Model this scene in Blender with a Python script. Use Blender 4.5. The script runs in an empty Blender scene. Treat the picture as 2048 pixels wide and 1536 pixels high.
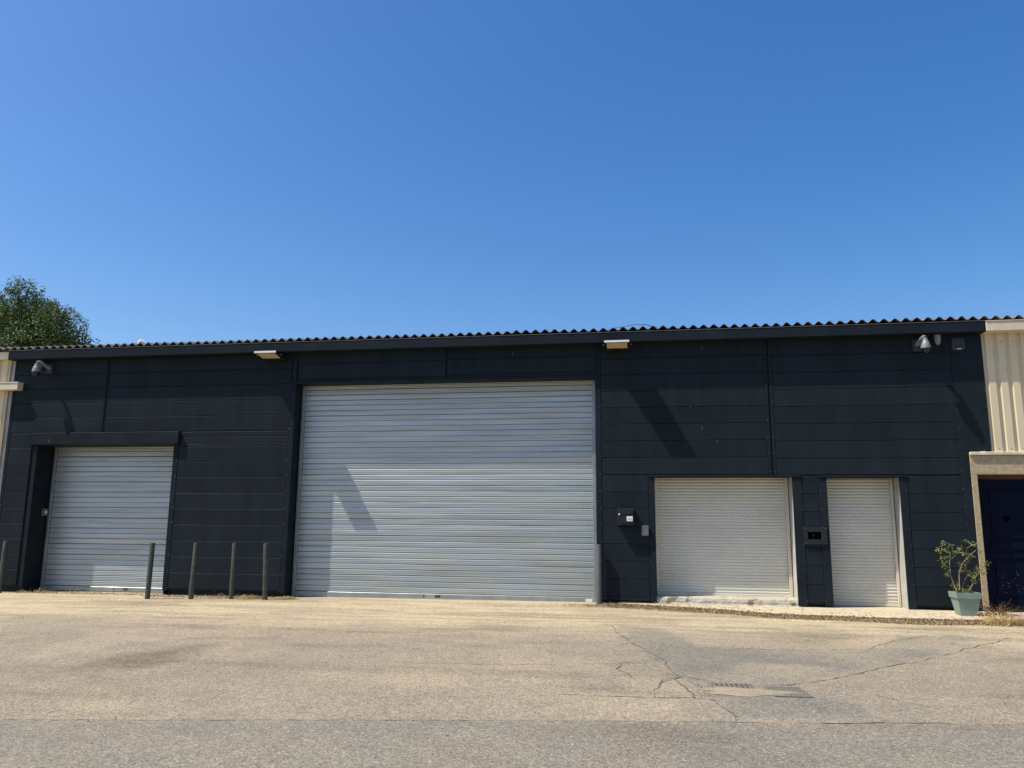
import bpy, bmesh, math, random
import numpy as np
from mathutils import Vector, Matrix

random.seed(7)
RNG = np.random.default_rng(11)
scene = bpy.context.scene
COL = scene.collection

# ------------------------------------------------------------------ camera
cam_data = bpy.data.cameras.new('camera')
cam_data.sensor_fit = 'HORIZONTAL'; cam_data.sensor_width = 36.0; cam_data.lens = 28.086
cam_data.clip_start = 0.05; cam_data.clip_end = 3000
cam = bpy.data.objects.new('camera', cam_data); COL.objects.link(cam)
cam.matrix_world = Matrix(((0.986407, 0.020574, 0.16303, 0.0),
                           (0.164109, -0.174066, -0.970963, -14.322),
                           (0.008402, 0.984519, -0.175076, 1.33),
                           (0, 0, 0, 1)))
scene.camera = cam

# ------------------------------------------------------------------ sky and sun
TO_SUN = Vector((-2.38, -1.0, 4.22)).normalized()
SUN_EL = math.asin(TO_SUN.z); SUN_AZ = math.atan2(TO_SUN.x, TO_SUN.y)
world = bpy.data.worlds.new('World'); scene.world = world; world.use_nodes = True
wn, wl = world.node_tree.nodes, world.node_tree.links
sky = wn.new('ShaderNodeTexSky'); sky.sky_type = 'NISHITA'; sky.sun_disc = False
sky.sun_elevation = SUN_EL; sky.sun_rotation = SUN_AZ
sky.altitude = 50; sky.air_density = 1.0; sky.dust_density = 1.5; sky.ozone_density = 1.5
hsv = wn.new('ShaderNodeHueSaturation'); hsv.inputs['Saturation'].default_value = 1.40; hsv.inputs['Hue'].default_value = 0.506
wl.new(sky.outputs[0], hsv.inputs['Color']); wl.new(hsv.outputs[0], wn['Background'].inputs[0])
wn['Background'].inputs[1].default_value = 0.13
sun_data = bpy.data.lights.new('sun', 'SUN'); sun_data.energy = 5.0; sun_data.angle = math.radians(0.5)
sun_data.color = (1.0, 0.94, 0.83)
sun = bpy.data.objects.new('sun', sun_data); COL.objects.link(sun)
sun.rotation_euler = (-TO_SUN).to_track_quat('-Z', 'Y').to_euler()
sun.location = (-20, -10, 30)
vs = scene.view_settings
vs.view_transform = 'Standard'; vs.look = 'None'; vs.gamma = 1.0; vs.use_curve_mapping = False
vs.exposure = 0.38
scene.cycles.max_bounces = 6

# ------------------------------------------------------------------ materials
def mat(name, color, rough=0.6, metal=0.0, spec=0.5, var=0.10, scale=6.0, bump=0.0, bscale=200.0,
        stretch=(1, 1, 1), col2=None, objvar=0.0, fleck=None, coat=0.0):
    m = bpy.data.materials.new(name); m.use_nodes = True
    n, l = m.node_tree.nodes, m.node_tree.links
    b = n['Principled BSDF']
    b.inputs['Roughness'].default_value = rough; b.inputs['Metallic'].default_value = metal
    b.inputs['Specular IOR Level'].default_value = spec
    b.inputs['Coat Weight'].default_value = coat
    geo = n.new('ShaderNodeNewGeometry')
    mp = n.new('ShaderNodeMapping'); mp.inputs['Scale'].default_value = stretch
    l.new(geo.outputs['Position'], mp.inputs[0])
    tx = n.new('ShaderNodeTexNoise'); tx.inputs['Scale'].default_value = scale
    tx.inputs['Detail'].default_value = 6; tx.inputs['Roughness'].default_value = 0.62
    l.new(mp.outputs[0], tx.inputs['Vector'])
    rp = n.new('ShaderNodeMapRange'); rp.inputs[1].default_value = 0.3; rp.inputs[2].default_value = 0.7
    l.new(tx.outputs['Fac'], rp.inputs[0])
    mx = n.new('ShaderNodeMix'); mx.data_type = 'RGBA'
    c2 = col2 if col2 else tuple(c * (1 - 2 * var) for c in color)
    c1 = color if col2 else tuple(min(1, c * (1 + var)) for c in color)
    mx.inputs[6].default_value = (*c1, 1); mx.inputs[7].default_value = (*c2, 1)
    l.new(rp.outputs[0], mx.inputs[0])
    out = mx.outputs[2]
    if objvar:
        oi = n.new('ShaderNodeObjectInfo'); mr = n.new('ShaderNodeMapRange')
        mr.inputs[3].default_value = 1 - objvar; mr.inputs[4].default_value = 1 + objvar
        l.new(oi.outputs['Random'], mr.inputs[0])
        hs = n.new('ShaderNodeHueSaturation'); l.new(mr.outputs[0], hs.inputs['Value'])
        l.new(out, hs.inputs['Color']); out = hs.outputs[0]
    if fleck:
        fc, fs, thr = fleck
        t2 = n.new('ShaderNodeTexNoise'); t2.inputs['Scale'].default_value = fs; t2.inputs['Detail'].default_value = 4
        l.new(mp.outputs[0], t2.inputs['Vector'])
        r2 = n.new('ShaderNodeMapRange'); r2.inputs[1].default_value = thr; r2.inputs[2].default_value = thr + 0.06
        l.new(t2.outputs['Fac'], r2.inputs[0])
        m2 = n.new('ShaderNodeMix'); m2.data_type = 'RGBA'; l.new(r2.outputs[0], m2.inputs[0])
        l.new(out, m2.inputs[6]); m2.inputs[7].default_value = (*fc, 1); out = m2.outputs[2]
    l.new(out, b.inputs['Base Color'])
    rr = n.new('ShaderNodeMapRange'); rr.inputs[3].default_value = max(0.02, rough - 0.07); rr.inputs[4].default_value = min(1, rough + 0.1)
    l.new(tx.outputs['Fac'], rr.inputs[0]); l.new(rr.outputs[0], b.inputs['Roughness'])
    if bump:
        t3 = n.new('ShaderNodeTexNoise'); t3.inputs['Scale'].default_value = bscale; t3.inputs['Detail'].default_value = 4
        l.new(mp.outputs[0], t3.inputs['Vector'])
        bp = n.new('ShaderNodeBump'); bp.inputs['Strength'].default_value = 1.0; bp.inputs['Distance'].default_value = bump
        l.new(t3.outputs['Fac'], bp.inputs['Height']); l.new(bp.outputs[0], b.inputs['Normal'])
    return m

M = {}
M['panel'] = mat('anthracite_panel', (0.0150, 0.0210, 0.0262), 0.46, spec=0.06, var=0.11, scale=1.6, bump=0.0016, bscale=2.2, objvar=0.09, stretch=(2.2, 1, 0.5), fleck=((0.045, 0.047, 0.045), 26.0, 0.735))
M['trim'] = mat('anthracite_trim', (0.0150, 0.0210, 0.0262), 0.48, spec=0.05, var=0.12, scale=2.5)
M['lip'] = mat('lip_sun_highlight', (0.13, 0.135, 0.135), 0.6, var=0.3, scale=5)  # paler than the fascia: sun catching the folded edge put into the colour
M['back'] = mat('dark_backing', (0.008, 0.009, 0.010), 0.8)
M['revealdark'] = mat('dark_reveal', (0.022, 0.026, 0.030), 0.5)
M['zinc'] = mat('galvanised_slat', (0.40, 0.44, 0.435), 0.42, metal=0.52, var=0.12, scale=2.0, stretch=(0.35, 1, 9), objvar=0.05, fleck=((0.20, 0.20, 0.19), 9.0, 0.72))
M['zincbar'] = mat('galvanised_bar', (0.32, 0.345, 0.345), 0.42, metal=0.6, var=0.12, scale=3.0)
M['white'] = mat('white_slat', (0.60, 0.58, 0.49), 0.5, var=0.05, scale=1.4, stretch=(0.6, 1, 1), objvar=0.02)
M['whitebar'] = mat('white_rail', (0.60, 0.55, 0.43), 0.5, var=0.06, scale=3.0)
M['plaster'] = mat('grey_plaster', (0.42, 0.41, 0.38), 0.85, var=0.1, scale=4, bump=0.002, bscale=60)
M['sill'] = mat('white_painted_sill', (0.47, 0.43, 0.35), 0.9, scale=9, col2=(0.32, 0.285, 0.22), bump=0.02, bscale=22, fleck=((0.16, 0.13, 0.09), 5.0, 0.60))
M['roof'] = mat('fibre_cement_roof', (0.17, 0.15, 0.13), 0.9, var=0.3, scale=3, bump=0.003, bscale=40)
M['cream'] = mat('cream_cladding', (0.64, 0.54, 0.35), 0.5, var=0.05, scale=1.5, stretch=(1, 1, 0.4))
M['creamtrim'] = mat('cream_trim', (0.66, 0.57, 0.40), 0.5, var=0.08, scale=2.0)
M['render'] = mat('roughcast_render', (0.42, 0.33, 0.20), 0.95, var=0.14, scale=14, bump=0.006, bscale=70)
M['ledge'] = mat('painted_ledge', (0.60, 0.55, 0.40), 0.8, var=0.15, scale=9, bump=0.003, bscale=50)
M['navy'] = mat('navy_door_paint', (0.0020, 0.0048, 0.019), 0.4, spec=0.08, var=0.15, scale=3)
M['navychip'] = mat('chipped_paint', (0.24, 0.26, 0.32), 0.7)
M['redwood'] = mat('red_brown_wood', (0.085, 0.028, 0.016), 0.6, var=0.2, scale=8, stretch=(0.2, 1, 4))
M['black'] = mat('black_plastic', (0.010, 0.011, 0.012), 0.35)
M['void'] = mat('black_slot', (0.002, 0.002, 0.002), 0.9, spec=0.0)
M['boxdark'] = mat('dark_grey_box', (0.020, 0.026, 0.029), 0.45, spec=0.12, var=0.1)
M['keypad'] = mat('grey_plastic', (0.11, 0.118, 0.118), 0.5, var=0.08)
M['label'] = mat('paper_label', (0.75, 0.76, 0.74), 0.7, var=0.04)
M['ink'] = mat('label_ink', (0.35, 0.36, 0.36), 0.7)
M['brass'] = mat('brass', (0.52, 0.38, 0.16), 0.4, metal=0.6)
M['camgrey'] = mat('camera_housing', (0.17, 0.185, 0.185), 0.45, var=0.05)
M['camdark'] = mat('camera_bracket', (0.035, 0.040, 0.043), 0.5, spec=0.2, var=0.05)
M['glassdark'] = mat('smoked_dome', (0.006, 0.006, 0.007), 0.08, spec=0.6)
M['lampwhite'] = mat('lamp_edge', (0.72, 0.70, 0.64), 0.5, var=0.05)
M['lampglass'] = mat('lamp_glass', (0.62, 0.50, 0.30), 0.25, var=0.05)
M['bollard'] = mat('bollard_paint', (0.052, 0.055, 0.042), 0.5, var=0.25, scale=14, bump=0.001, bscale=60)
M['bollard2'] = mat('grey_post_paint', (0.085, 0.092, 0.095), 0.45, var=0.15, scale=10)
M['screw'] = mat('screw_head', (0.13, 0.14, 0.15), 0.4, metal=0.3)
M['slab'] = mat('concrete_slab', (0.54, 0.45, 0.305), 0.9, scale=4.0, stretch=(1, 3, 1), col2=(0.35, 0.295, 0.205), bump=0.004, bscale=45)
M['pot'] = mat('sage_pot', (0.21, 0.275, 0.235), 0.55, var=0.07, scale=6)
M['soil'] = mat('soil', (0.07, 0.05, 0.035), 0.95, var=0.3, scale=60, bump=0.01, bscale=80)
M['iron'] = mat('cast_iron', (0.17, 0.155, 0.13), 0.7, var=0.25, scale=40)
M['pit'] = mat('drain_dirt', (0.075, 0.064, 0.048), 0.95, var=0.2, scale=30)
M['sand'] = mat('sand_fill', (0.27, 0.225, 0.155), 0.95, var=0.15, scale=40, bump=0.004, bscale=120)
M['crack'] = mat('crack_dark', (0.13, 0.11, 0.085), 0.95, var=0.3, scale=30)
M['bark'] = mat('bark', (0.11, 0.085, 0.06), 0.9, var=0.25, scale=20, bump=0.01, bscale=30)
M['stem'] = mat('woody_stem', (0.24, 0.20, 0.10), 0.8, var=0.2, scale=40)
M['lens'] = mat('lens', (0.02, 0.02, 0.025), 0.1)
M['cable'] = mat('cable', (0.03, 0.03, 0.035), 0.5)
M['pebble'] = mat('pebble', (0.16, 0.14, 0.12), 0.9, var=0.3, scale=50)
M['pebblelight'] = mat('pale_pebble', (0.36, 0.32, 0.26), 0.9, var=0.2, scale=50)

def leaf_mat(name, ca, cb, trans=0.25, attr='tint', rough=0.5):
    m = bpy.data.materials.new(name); m.use_nodes = True
    n, l = m.node_tree.nodes, m.node_tree.links
    b = n['Principled BSDF']; out = n['Material Output']
    b.inputs['Roughness'].default_value = rough; b.inputs['Specular IOR Level'].default_value = 0.45
    at = n.new('ShaderNodeAttribute'); at.attribute_name = attr
    mx = n.new('ShaderNodeMix'); mx.data_type = 'RGBA'
    mx.inputs[6].default_value = (*ca, 1); mx.inputs[7].default_value = (*cb, 1)
    l.new(at.outputs['Fac'], mx.inputs[0]); l.new(mx.outputs[2], b.inputs['Base Color'])
    if trans:
        t = n.new('ShaderNodeBsdfTranslucent'); l.new(mx.outputs[2], t.inputs['Color'])
        ms = n.new('ShaderNodeMixShader'); ms.inputs[0].default_value = trans
        l.new(b.outputs[0], ms.inputs[1]); l.new(t.outputs[0], ms.inputs[2]); l.new(ms.outputs[0], out.inputs[0])
    return m
M['treeleaf'] = leaf_mat('tree_leaf', (0.036, 0.076, 0.016), (0.125, 0.165, 0.032), 0.25, rough=0.5)
M['potleaf'] = leaf_mat('shrub_leaf', (0.13, 0.17, 0.035), (0.28, 0.29, 0.065), 0.3)
M['dryleaf'] = leaf_mat('dry_straw', (0.34, 0.23, 0.09), (0.62, 0.47, 0.24), 0.25, rough=0.8)
M['drybrown'] = leaf_mat('dry_brown', (0.13, 0.075, 0.035), (0.34, 0.21, 0.10), 0.2, rough=0.8)
M['litter'] = leaf_mat('dead_leaf', (0.12, 0.085, 0.045), (0.40, 0.30, 0.16), 0.15, rough=0.85)

# ------------------------------------------------------------------ mesh helpers
class MB:
    def __init__(s): s.v = []; s.f = []; s.t = []
    def quad(s, a, b, c, d, t=0.5):
        i = len(s.v); s.v += [a, b, c, d]; s.f.append((i, i + 1, i + 2, i + 3)); s.t += [t] * 4
    def tri(s, a, b, c, t=0.5):
        i = len(s.v); s.v += [a, b, c]; s.f.append((i, i + 1, i + 2)); s.t += [t] * 3
    def box(s, x0, x1, y0, y1, z0, z1):
        i = len(s.v)
        s.v += [(x0, y0, z0), (x1, y0, z0), (x1, y1, z0), (x0, y1, z0), (x0, y0, z1), (x1, y0, z1), (x1, y1, z1), (x0, y1, z1)]
        s.t += [0.5] * 8
        for q in ((0, 3, 2, 1), (4, 5, 6, 7), (0, 1, 5, 4), (1, 2, 6, 5), (2, 3, 7, 6), (3, 0, 4, 7)):
            s.f.append(tuple(i + k for k in q))
        return s
    def cbox(s, x0, x1, y0, y1, z0, z1, c=0.006, ct=None, cy=None):
        """box whose front (min y) edges are chamfered"""
        i = len(s.v)
        R = [(x0, x1, z0, z1, y1), (x0, x1, z0, z1, y0 + (cy or c)), (x0 + c, x1 - c, z0 + c, z1 - (ct or c), y0)]
        for a, b, d, e, y in R: s.v += [(a, y, d), (b, y, d), (b, y, e), (a, y, e)]
        s.t += [0.5] * 12
        for k in (0, 4):
            for j in range(4):
                j2 = (j + 1) % 4
                s.f.append((i + k + j, i + k + j2, i + k + 4 + j2, i + k + 4 + j))
        s.f.append((i + 8, i + 9, i + 10, i + 11)); s.f.append((i + 3, i + 2, i + 1, i))
        return s
    def tube(s, pts, rads, seg=8, cap=True, t=0.5):
        pts = [Vector(p) for p in pts]
        if not hasattr(rads, '__len__'): rads = [rads] * len(pts)
        base = len(s.v); up = Vector((0.13, 0.31, 0.94)).normalized()
        for k, p in enumerate(pts):
            d = (pts[min(k + 1, len(pts) - 1)] - pts[max(k - 1, 0)]).normalized()
            a = d.cross(up)
            if a.length < 1e-3: a = d.cross(Vector((1, 0, 0)))
            a.normalize(); b = d.cross(a)
            for j in range(seg):
                an = 2 * math.pi * j / seg
                q = p + (a * math.cos(an) + b * math.sin(an)) * rads[k]; s.v.append(tuple(q)); s.t.append(t)
        for k in range(len(pts) - 1):
            for j in range(seg):
                j2 = (j + 1) % seg
                s.f.append((base + k * seg + j, base + k * seg + j2, base + (k + 1) * seg + j2, base + (k + 1) * seg + j))
        if cap:
            s.f.append(tuple(base + j for j in range(seg))[::-1])
            s.f.append(tuple(base + (len(pts) - 1) * seg + j for j in range(seg)))
        return s
    def lathe(s, prof, c=(0, 0, 0), seg=20, sx=1.0, sy=1.0):
        base = len(s.v)
        for r, z in prof:
            for j in range(seg):
                an = 2 * math.pi * j / seg
                s.v.append((c[0] + r * sx * math.cos(an), c[1] + r * sy * math.sin(an), c[2] + z)); s.t.append(0.5)
        for k in range(len(prof) - 1):
            for j in range(seg):
                j2 = (j + 1) % seg
                s.f.append((base + k * seg + j, base + k * seg + j2, base + (k + 1) * seg + j2, base + (k + 1) * seg + j))
        s.f.append(tuple(base + j for j in range(seg))[::-1])
        s.f.append(tuple(base + (len(prof) - 1) * seg + j for j in range(seg)))
        return s
    def extrude_x(s, prof, x0, x1, close=False):
        """profile [(y, z)] swept along x"""
        base = len(s.v); n = len(prof)
        for x in (x0, x1):
            for y, z in prof: s.v.append((x, y, z)); s.t.append(0.5)
        rng = n if close else n - 1
        for k in range(rng):
            k2 = (k + 1) % n
            s.f.append((base + k, base + n + k, base + n + k2, base + k2))
        if close:
            s.f.append(tuple(base + k for k in range(n))[::-1]); s.f.append(tuple(base + n + k for k in range(n)))
        return s
    def mesh(s, name, material, off=(0, 0, 0), smooth=False, tint=False):
        me = bpy.data.meshes.new(name)
        vv = [(a - off[0], b - off[1], c - off[2]) for a, b, c in s.v]
        me.from_pydata(vv, [], s.f); me.materials.append(M[material] if isinstance(material, str) else material)
        if smooth: me.polygons.foreach_set('use_smooth', [True] * len(me.polygons))
        if tint:
            a = me.attributes.new('tint', 'FLOAT', 'POINT'); a.data.foreach_set('value', s.t)
        me.update(); return me

ROOT = {}
def link(o, parent=None):
    COL.objects.link(o)
    if parent is not None: o.parent = parent; ROOT[o] = ROOT[parent]
    return o
def thing(name, label, cat, loc=(0, 0, 0), group=None):
    o = bpy.data.objects.new(name, None); o.empty_display_size = 0.1; o.location = loc
    COL.objects.link(o); ROOT[o] = tuple(loc)
    o['label'] = label; o['category'] = cat
    if group: o['group'] = group
    return o
def part(name, mb, material, parent, smooth=False, tint=False, stuff=False, label=None, angle=None):
    me = mb.mesh(name, material, ROOT[parent], smooth or angle is not None, tint)
    o = bpy.data.objects.new(name, me); link(o, parent)
    if angle is not None: me.set_sharp_from_angle(angle=math.radians(angle))
    if stuff: o['kind'] = 'stuff'
    if label: o['label'] = label
    return o
def solo(name, mb, material, kind=None, label=None, cat=None, group=None, smooth=False, tint=False, loc=(0, 0, 0)):
    me = mb.mesh(name, material, loc, smooth, tint); o = bpy.data.objects.new(name, me); o.location = loc; COL.objects.link(o)
    ROOT[o] = tuple(loc)
    if kind: o['kind'] = kind
    if label: o['label'] = label
    if cat: o['category'] = cat
    if group: o['group'] = group
    return o
def copy_tree(o, parent=None, loc=None, label=None):
    c = o.copy(); COL.objects.link(c)
    if parent is not None: c.parent = parent
    if loc is not None: c.location = loc
    if label: c['label'] = label
    for ch in list(o.children): copy_tree(ch, c)
    return c

# ------------------------------------------------------------------ ground
def vnoise(x, y, seed=0):
    xi = np.floor(x).astype(np.int64); yi = np.floor(y).astype(np.int64); xf = x - xi; yf = y - yi
    def h(a, b):
        n = (a * 374761393 + b * 668265263 + seed * 144665) & 0x7fffffff
        n = ((n ^ (n >> 13)) * 1274126177) & 0x7fffffff
        return ((n ^ (n >> 16)) & 0xffff) / 65535.0
    u = xf * xf * (3 - 2 * xf); v = yf * yf * (3 - 2 * yf)
    return (h(xi, yi) * (1 - u) + h(xi + 1, yi) * u) * (1 - v) + (h(xi, yi + 1) * (1 - u) + h(xi + 1, yi + 1) * u) * v
def fbm(x, y, s, seed=0, oct=4):
    r = 0; a = 0.5; t = 0
    for k in range(oct):
        r = r + a * vnoise(x * s, y * s, seed + k * 17); t += a; a *= 0.5; s *= 2.03
    return r / t
def zg(x, y):
    x = np.asarray(x, float); y = np.asarray(y, float)
    base = np.clip(0.020 + 0.0040 * x, -0.05, 0.015)
    return base - 0.02 * np.clip(-y - 0.5, 0, 8) + (fbm(x, y, 0.5, 3, 3) - 0.5) * 0.03 * np.clip((-y - 0.3) / 2, 0, 1)
def ZG(x, y): return float(zg(np.array([x]), np.array([y]))[0])

def poly_sd(px, py, poly):
    """signed distance to polygon, negative inside"""
    d = np.full(px.shape, 1e9); inside = np.zeros(px.shape, bool); n = len(poly)
    for i in range(n):
        ax, ay = poly[i]; bx, by = poly[(i + 1) % n]
        ex, ey = bx - ax, by - ay; wx, wy = px - ax, py - ay
        t = np.clip((wx * ex + wy * ey) / (ex * ex + ey * ey), 0, 1)
        d = np.minimum(d, np.hypot(wx - t * ex, wy - t * ey))
        c = ((ay > py) != (by > py)) & (px < (bx - ax) * (py - ay) / (by - ay + 1e-12) + ax); inside ^= c
    return np.where(inside, -d, d)

def axis(lo, hi, step, far):
    a = np.arange(lo, hi + 1e-6, step); out = []; s = step; x = hi
    while x < far: s *= 1.35; x += s; out.append(x)
    inn = []; s = step; x = lo
    while x > -far: s *= 1.35; x -= s; inn.append(x)
    return np.concatenate([inn[::-1], a, out])
GX = axis(-14.0, 7.5, 0.05, 500); GY = axis(-11.0, 0.7, 0.045, 500)
gx, gy = np.meshgrid(GX, GY); X = gx.ravel(); Y = gy.ravel(); Z = zg(X, Y)
nx, ny = len(GX), len(GY)
idx = np.arange(nx * ny).reshape(ny, nx)
F = np.stack([idx[:-1, :-1].ravel(), idx[:-1, 1:].ravel(), idx[1:, 1:].ravel(), idx[1:, :-1].ravel()], 1)
gme = bpy.data.meshes.new('ground')
gme.vertices.add(len(X)); gme.vertices.foreach_set('co', np.stack([X, Y, Z], 1).astype(np.float32).ravel())
gme.loops.add(F.size); gme.loops.foreach_set('vertex_index', F.ravel().astype(np.int32))
gme.polygons.add(len(F)); gme.polygons.foreach_set('loop_start', np.arange(0, F.size, 4, dtype=np.int32))
gme.polygons.foreach_set('loop_total', np.full(len(F), 4, np.int32)); gme.polygons.foreach_set('use_smooth', np.ones(len(F), bool))
gme.update(calc_edges=True)
wob = (fbm(X, Y, 1.6, 5) - 0.5); wob2 = (fbm(X, Y, 5.0, 9) - 0.5)
def ss(v, a, b): t = np.clip((v - a) / (b - a), 0, 1); return t * t * (3 - 2 * t)
# near strip of greyer asphalt beyond a long straight joint
line = -8.56 + (X + 4.94) * 0.158
strip = ss(line - Y + wob2 * 0.10 + wob * 0.10, -0.04, 0.10) * (0.72 + 0.5 * wob)
P1 = [(-0.55, -2.45), (0.25, -2.85), (0.62, -4.25), (2.4, -4.0), (3.35, -2.7), (3.96, -2.43), (4.3, -2.75), (3.15, -4.34), (2.32, -5.09), (1.33, -6.15),
      (1.5, -6.62), (1.85, -7.40), (0.62, -7.66), (0.45, -6.99), (0.24, -6.34), (0.12, -5.37), (-0.25, -4.16), (-0.45, -3.2)]
sd1 = poly_sd(X, Y, P1)
patch = ss(-sd1 + wob2 * 0.22 + wob * 0.25, -0.05, 0.16) * (0.74 + 1.1 * wob)
P2 = [(-5.67, -6.64), (-5.85, -5.9), (-5.45, -5.1), (-5.05, -4.9), (-4.95, -5.5), (-5.02, -6.57)]
stain = ss(-poly_sd(X, Y, P2) + wob * 0.5, -0.12, 0.35) * 0.65
greyw = np.clip(fbm(X, Y, 0.45, 21) * 2.0 - 0.85, 0, 1) * 0.45 * ss(-Y, 2.5, 6.0)
grey = np.clip(np.maximum(strip, np.maximum(patch, greyw)), 0, 1)
dust = ss(-Y, 4.8, 0.5) * (0.55 + 1.1 * fbm(X * 0.35, Y * 2.2, 1.5, 33)) * ss(X, 9, 2.0) * (1 - 0.75 * np.clip(patch, 0, 1))
dust = np.clip(dust * (0.55 + 0.9 * ss(fbm(X * 0.4, Y * 3.0, 2.2, 61), 0.36, 0.62)) + 0.22 * ss(fbm(X, Y, 0.9, 71), 0.52, 0.72) * (1 - strip), 0, 1)
# sun-baked ripple lines in front of the wide door
dark = np.clip(stain + 0.34 * ss(fbm(X * 0.3, Y, 1.6, 51), 0.54, 0.78) + 0.16 * ss(fbm(X * 0.6, Y, 5.0, 57), 0.55, 0.75), 0, 1)
for nm, arr in (('grey', grey), ('dust', dust), ('dark', dark)):
    a = gme.attributes.new(nm, 'FLOAT', 'POINT'); a.data.foreach_set('value', arr.astype(np.float32))

gm = bpy.data.materials.new('worn_asphalt'); gm.use_nodes = True
n, l = gm.node_tree.nodes, gm.node_tree.links; b = n['Principled BSDF']; b.inputs['Specular IOR Level'].default_value = 0.25
def attr(nm):
    a = n.new('ShaderNodeAttribute'); a.attribute_name = nm; return a.outputs['Fac']
def mixc(f, c1, c2, mode='MIX'):
    m = n.new('ShaderNodeMix'); m.data_type = 'RGBA'; m.blend_type = mode
    for s_, v in ((0, f), (6, c1), (7, c2)):
        if isinstance(v, (tuple, float, int)): m.inputs[s_].default_value = (*v, 1) if isinstance(v, tuple) else v
        else: l.new(v, m.inputs[s_])
    return m.outputs[2]
geo = n.new('ShaderNodeNewGeometry')
def noise(sc, det=4, rg=0.6):
    t = n.new('ShaderNodeTexNoise'); t.inputs['Scale'].default_value = sc; t.inputs['Detail'].default_value = det; t.inputs['Roughness'].default_value = rg
    l.new(geo.outputs['Position'], t.inputs['Vector']); return t.outputs['Fac']
def rng(v, a, b_, c, d):
    r = n.new('ShaderNodeMapRange'); r.inputs[1].default_value = a; r.inputs[2].default_value = b_; r.inputs[3].default_value = c; r.inputs[4].default_value = d
    l.new(v, r.inputs[0]); return r.outputs[0]
TAN, TAN2 = (0.258, 0.212, 0.155), (0.222, 0.187, 0.141)
GREY, GREY2 = (0.172, 0.160, 0.130), (0.148, 0.140, 0.118)
DUST = (0.405, 0.332, 0.212)
c_tan = mixc(rng(noise(1.7, 5), 0.35, 0.65, 0, 1), TAN, TAN2)
c_gry = mixc(rng(noise(2.3, 5), 0.35, 0.65, 0, 1), GREY, GREY2)
c = mixc(attr('grey'), c_tan, c_gry)
c = mixc(attr('dust'), c, DUST)
c = mixc(attr('dark'), c, (0.115, 0.090, 0.060))
vo = n.new('ShaderNodeTexVoronoi'); vo.inputs['Scale'].default_value = 78; l.new(geo.outputs['Position'], vo.inputs['Vector'])
sp = n.new('ShaderNodeSeparateColor'); l.new(vo.outputs['Color'], sp.inputs[0])
agg = rng(sp.outputs[0], 0, 1, 0.66, 1.34)
cmb = n.new('ShaderNodeCombineColor')
for k in range(3): l.new(agg, cmb.inputs[k])
c = mixc(1.0, c, cmb.outputs[0], 'MULTIPLY')
vo2 = n.new('ShaderNodeTexVoronoi'); vo2.inputs['Scale'].default_value = 60; l.new(geo.outputs['Position'], vo2.inputs['Vector'])
sp2 = n.new('ShaderNodeSeparateColor'); l.new(vo2.outputs['Color'], sp2.inputs[0])
c = mixc(rng(sp2.outputs[1], 0.95, 0.97, 0, 0.4), c, (0.38, 0.34, 0.27))
c = mixc(rng(sp2.outputs[2], 0.965, 0.98, 0, 0.5), c, (0.09, 0.08, 0.07))
f2 = rng(noise(22, 5), 0.3, 0.7, 0.84, 1.16); cm2 = n.new('ShaderNodeCombineColor')
for k in range(3): l.new(f2, cm2.inputs[k])
c = mixc(1.0, c, cm2.outputs[0], 'MULTIPLY')
l.new(c, b.inputs['Base Color']); b.inputs['Roughness'].default_value = 0.92
bp1 = n.new('ShaderNodeBump'); bp1.inputs['Distance'].default_value = 0.005; bp1.inputs['Strength'].default_value = 0.8
l.new(vo.outputs['Distance'], bp1.inputs['Height']); bp1.invert = True
bp2 = n.new('ShaderNodeBump'); bp2.inputs['Distance'].default_value = 0.02; bp2.inputs['Strength'].default_value = 0.7
l.new(noise(9, 6, 0.65), bp2.inputs['Height']); l.new(bp1.outputs[0], bp2.inputs['Normal']); l.new(bp2.outputs[0], b.inputs['Normal'])
gme.materials.append(gm)
ground = bpy.data.objects.new('ground', gme); COL.objects.link(ground); ground['kind'] = 'structure'
ROOT[ground] = (0, 0, 0)

# cracks and joints, each a ragged sunken-looking strip lying on the asphalt
def crack(pts, w=0.02, jit=0.03, step=0.06):
    P = []
    for (ax, ay), (bx, by) in zip(pts[:-1], pts[1:]):
        k = max(2, int(math.hypot(bx - ax, by - ay) / step))
        for i in range(k): P.append((ax + (bx - ax) * i / k, ay + (by - ay) * i / k))
    P.append(pts[-1]); mb = MB(); ph = random.random() * 99; prev = None
    for i, (x, y) in enumerate(P):
        x2 = x + (float(fbm(np.array([x]), np.array([y]), 4.0, int(ph), 3)[0]) - 0.5) * jit * 2
        y2 = y + (float(fbm(np.array([x + 40]), np.array([y]), 4.0, int(ph), 3)[0]) - 0.5) * jit * 2
        a, b_ = P[max(i - 1, 0)], P[min(i + 1, len(P) - 1)]
        d = Vector((b_[0] - a[0], b_[1] - a[1])).normalized(); nr = Vector((-d.y, d.x))
        ww = w * (0.15 + 0.85 * random.random() ** 1.5) * 0.34 * (0.35 if i in (0, len(P) - 1) else 1)
        z = ZG(x2, y2) + 0.004
        cur = ((x2 - nr.x * ww, y2 - nr.y * ww, z), (x2 + nr.x * ww, y2 + nr.y * ww, z))
        if prev: mb.quad(prev[0], cur[0], cur[1], prev[1])
        prev = cur
    part('crack', mb, 'crack', ground)
crack([(-0.55, -2.6), (-0.40, -3.3), (-0.22, -4.1), (0.10, -5.0), (0.2, -5.7)], 0.035, 0.05)
crack([(0.2, -5.7), (0.30, -6.35), (0.42, -7.0)], 0.04, 0.10)
crack([(0.05, -6.0), (0.30, -5.95), (0.45, -6.1), (0.6, -6.25)], 0.03, 0.06)
crack([(0.02, -6.6), (0.12, -6.2), (0.28, -6.02)], 0.03, 0.06)
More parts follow.
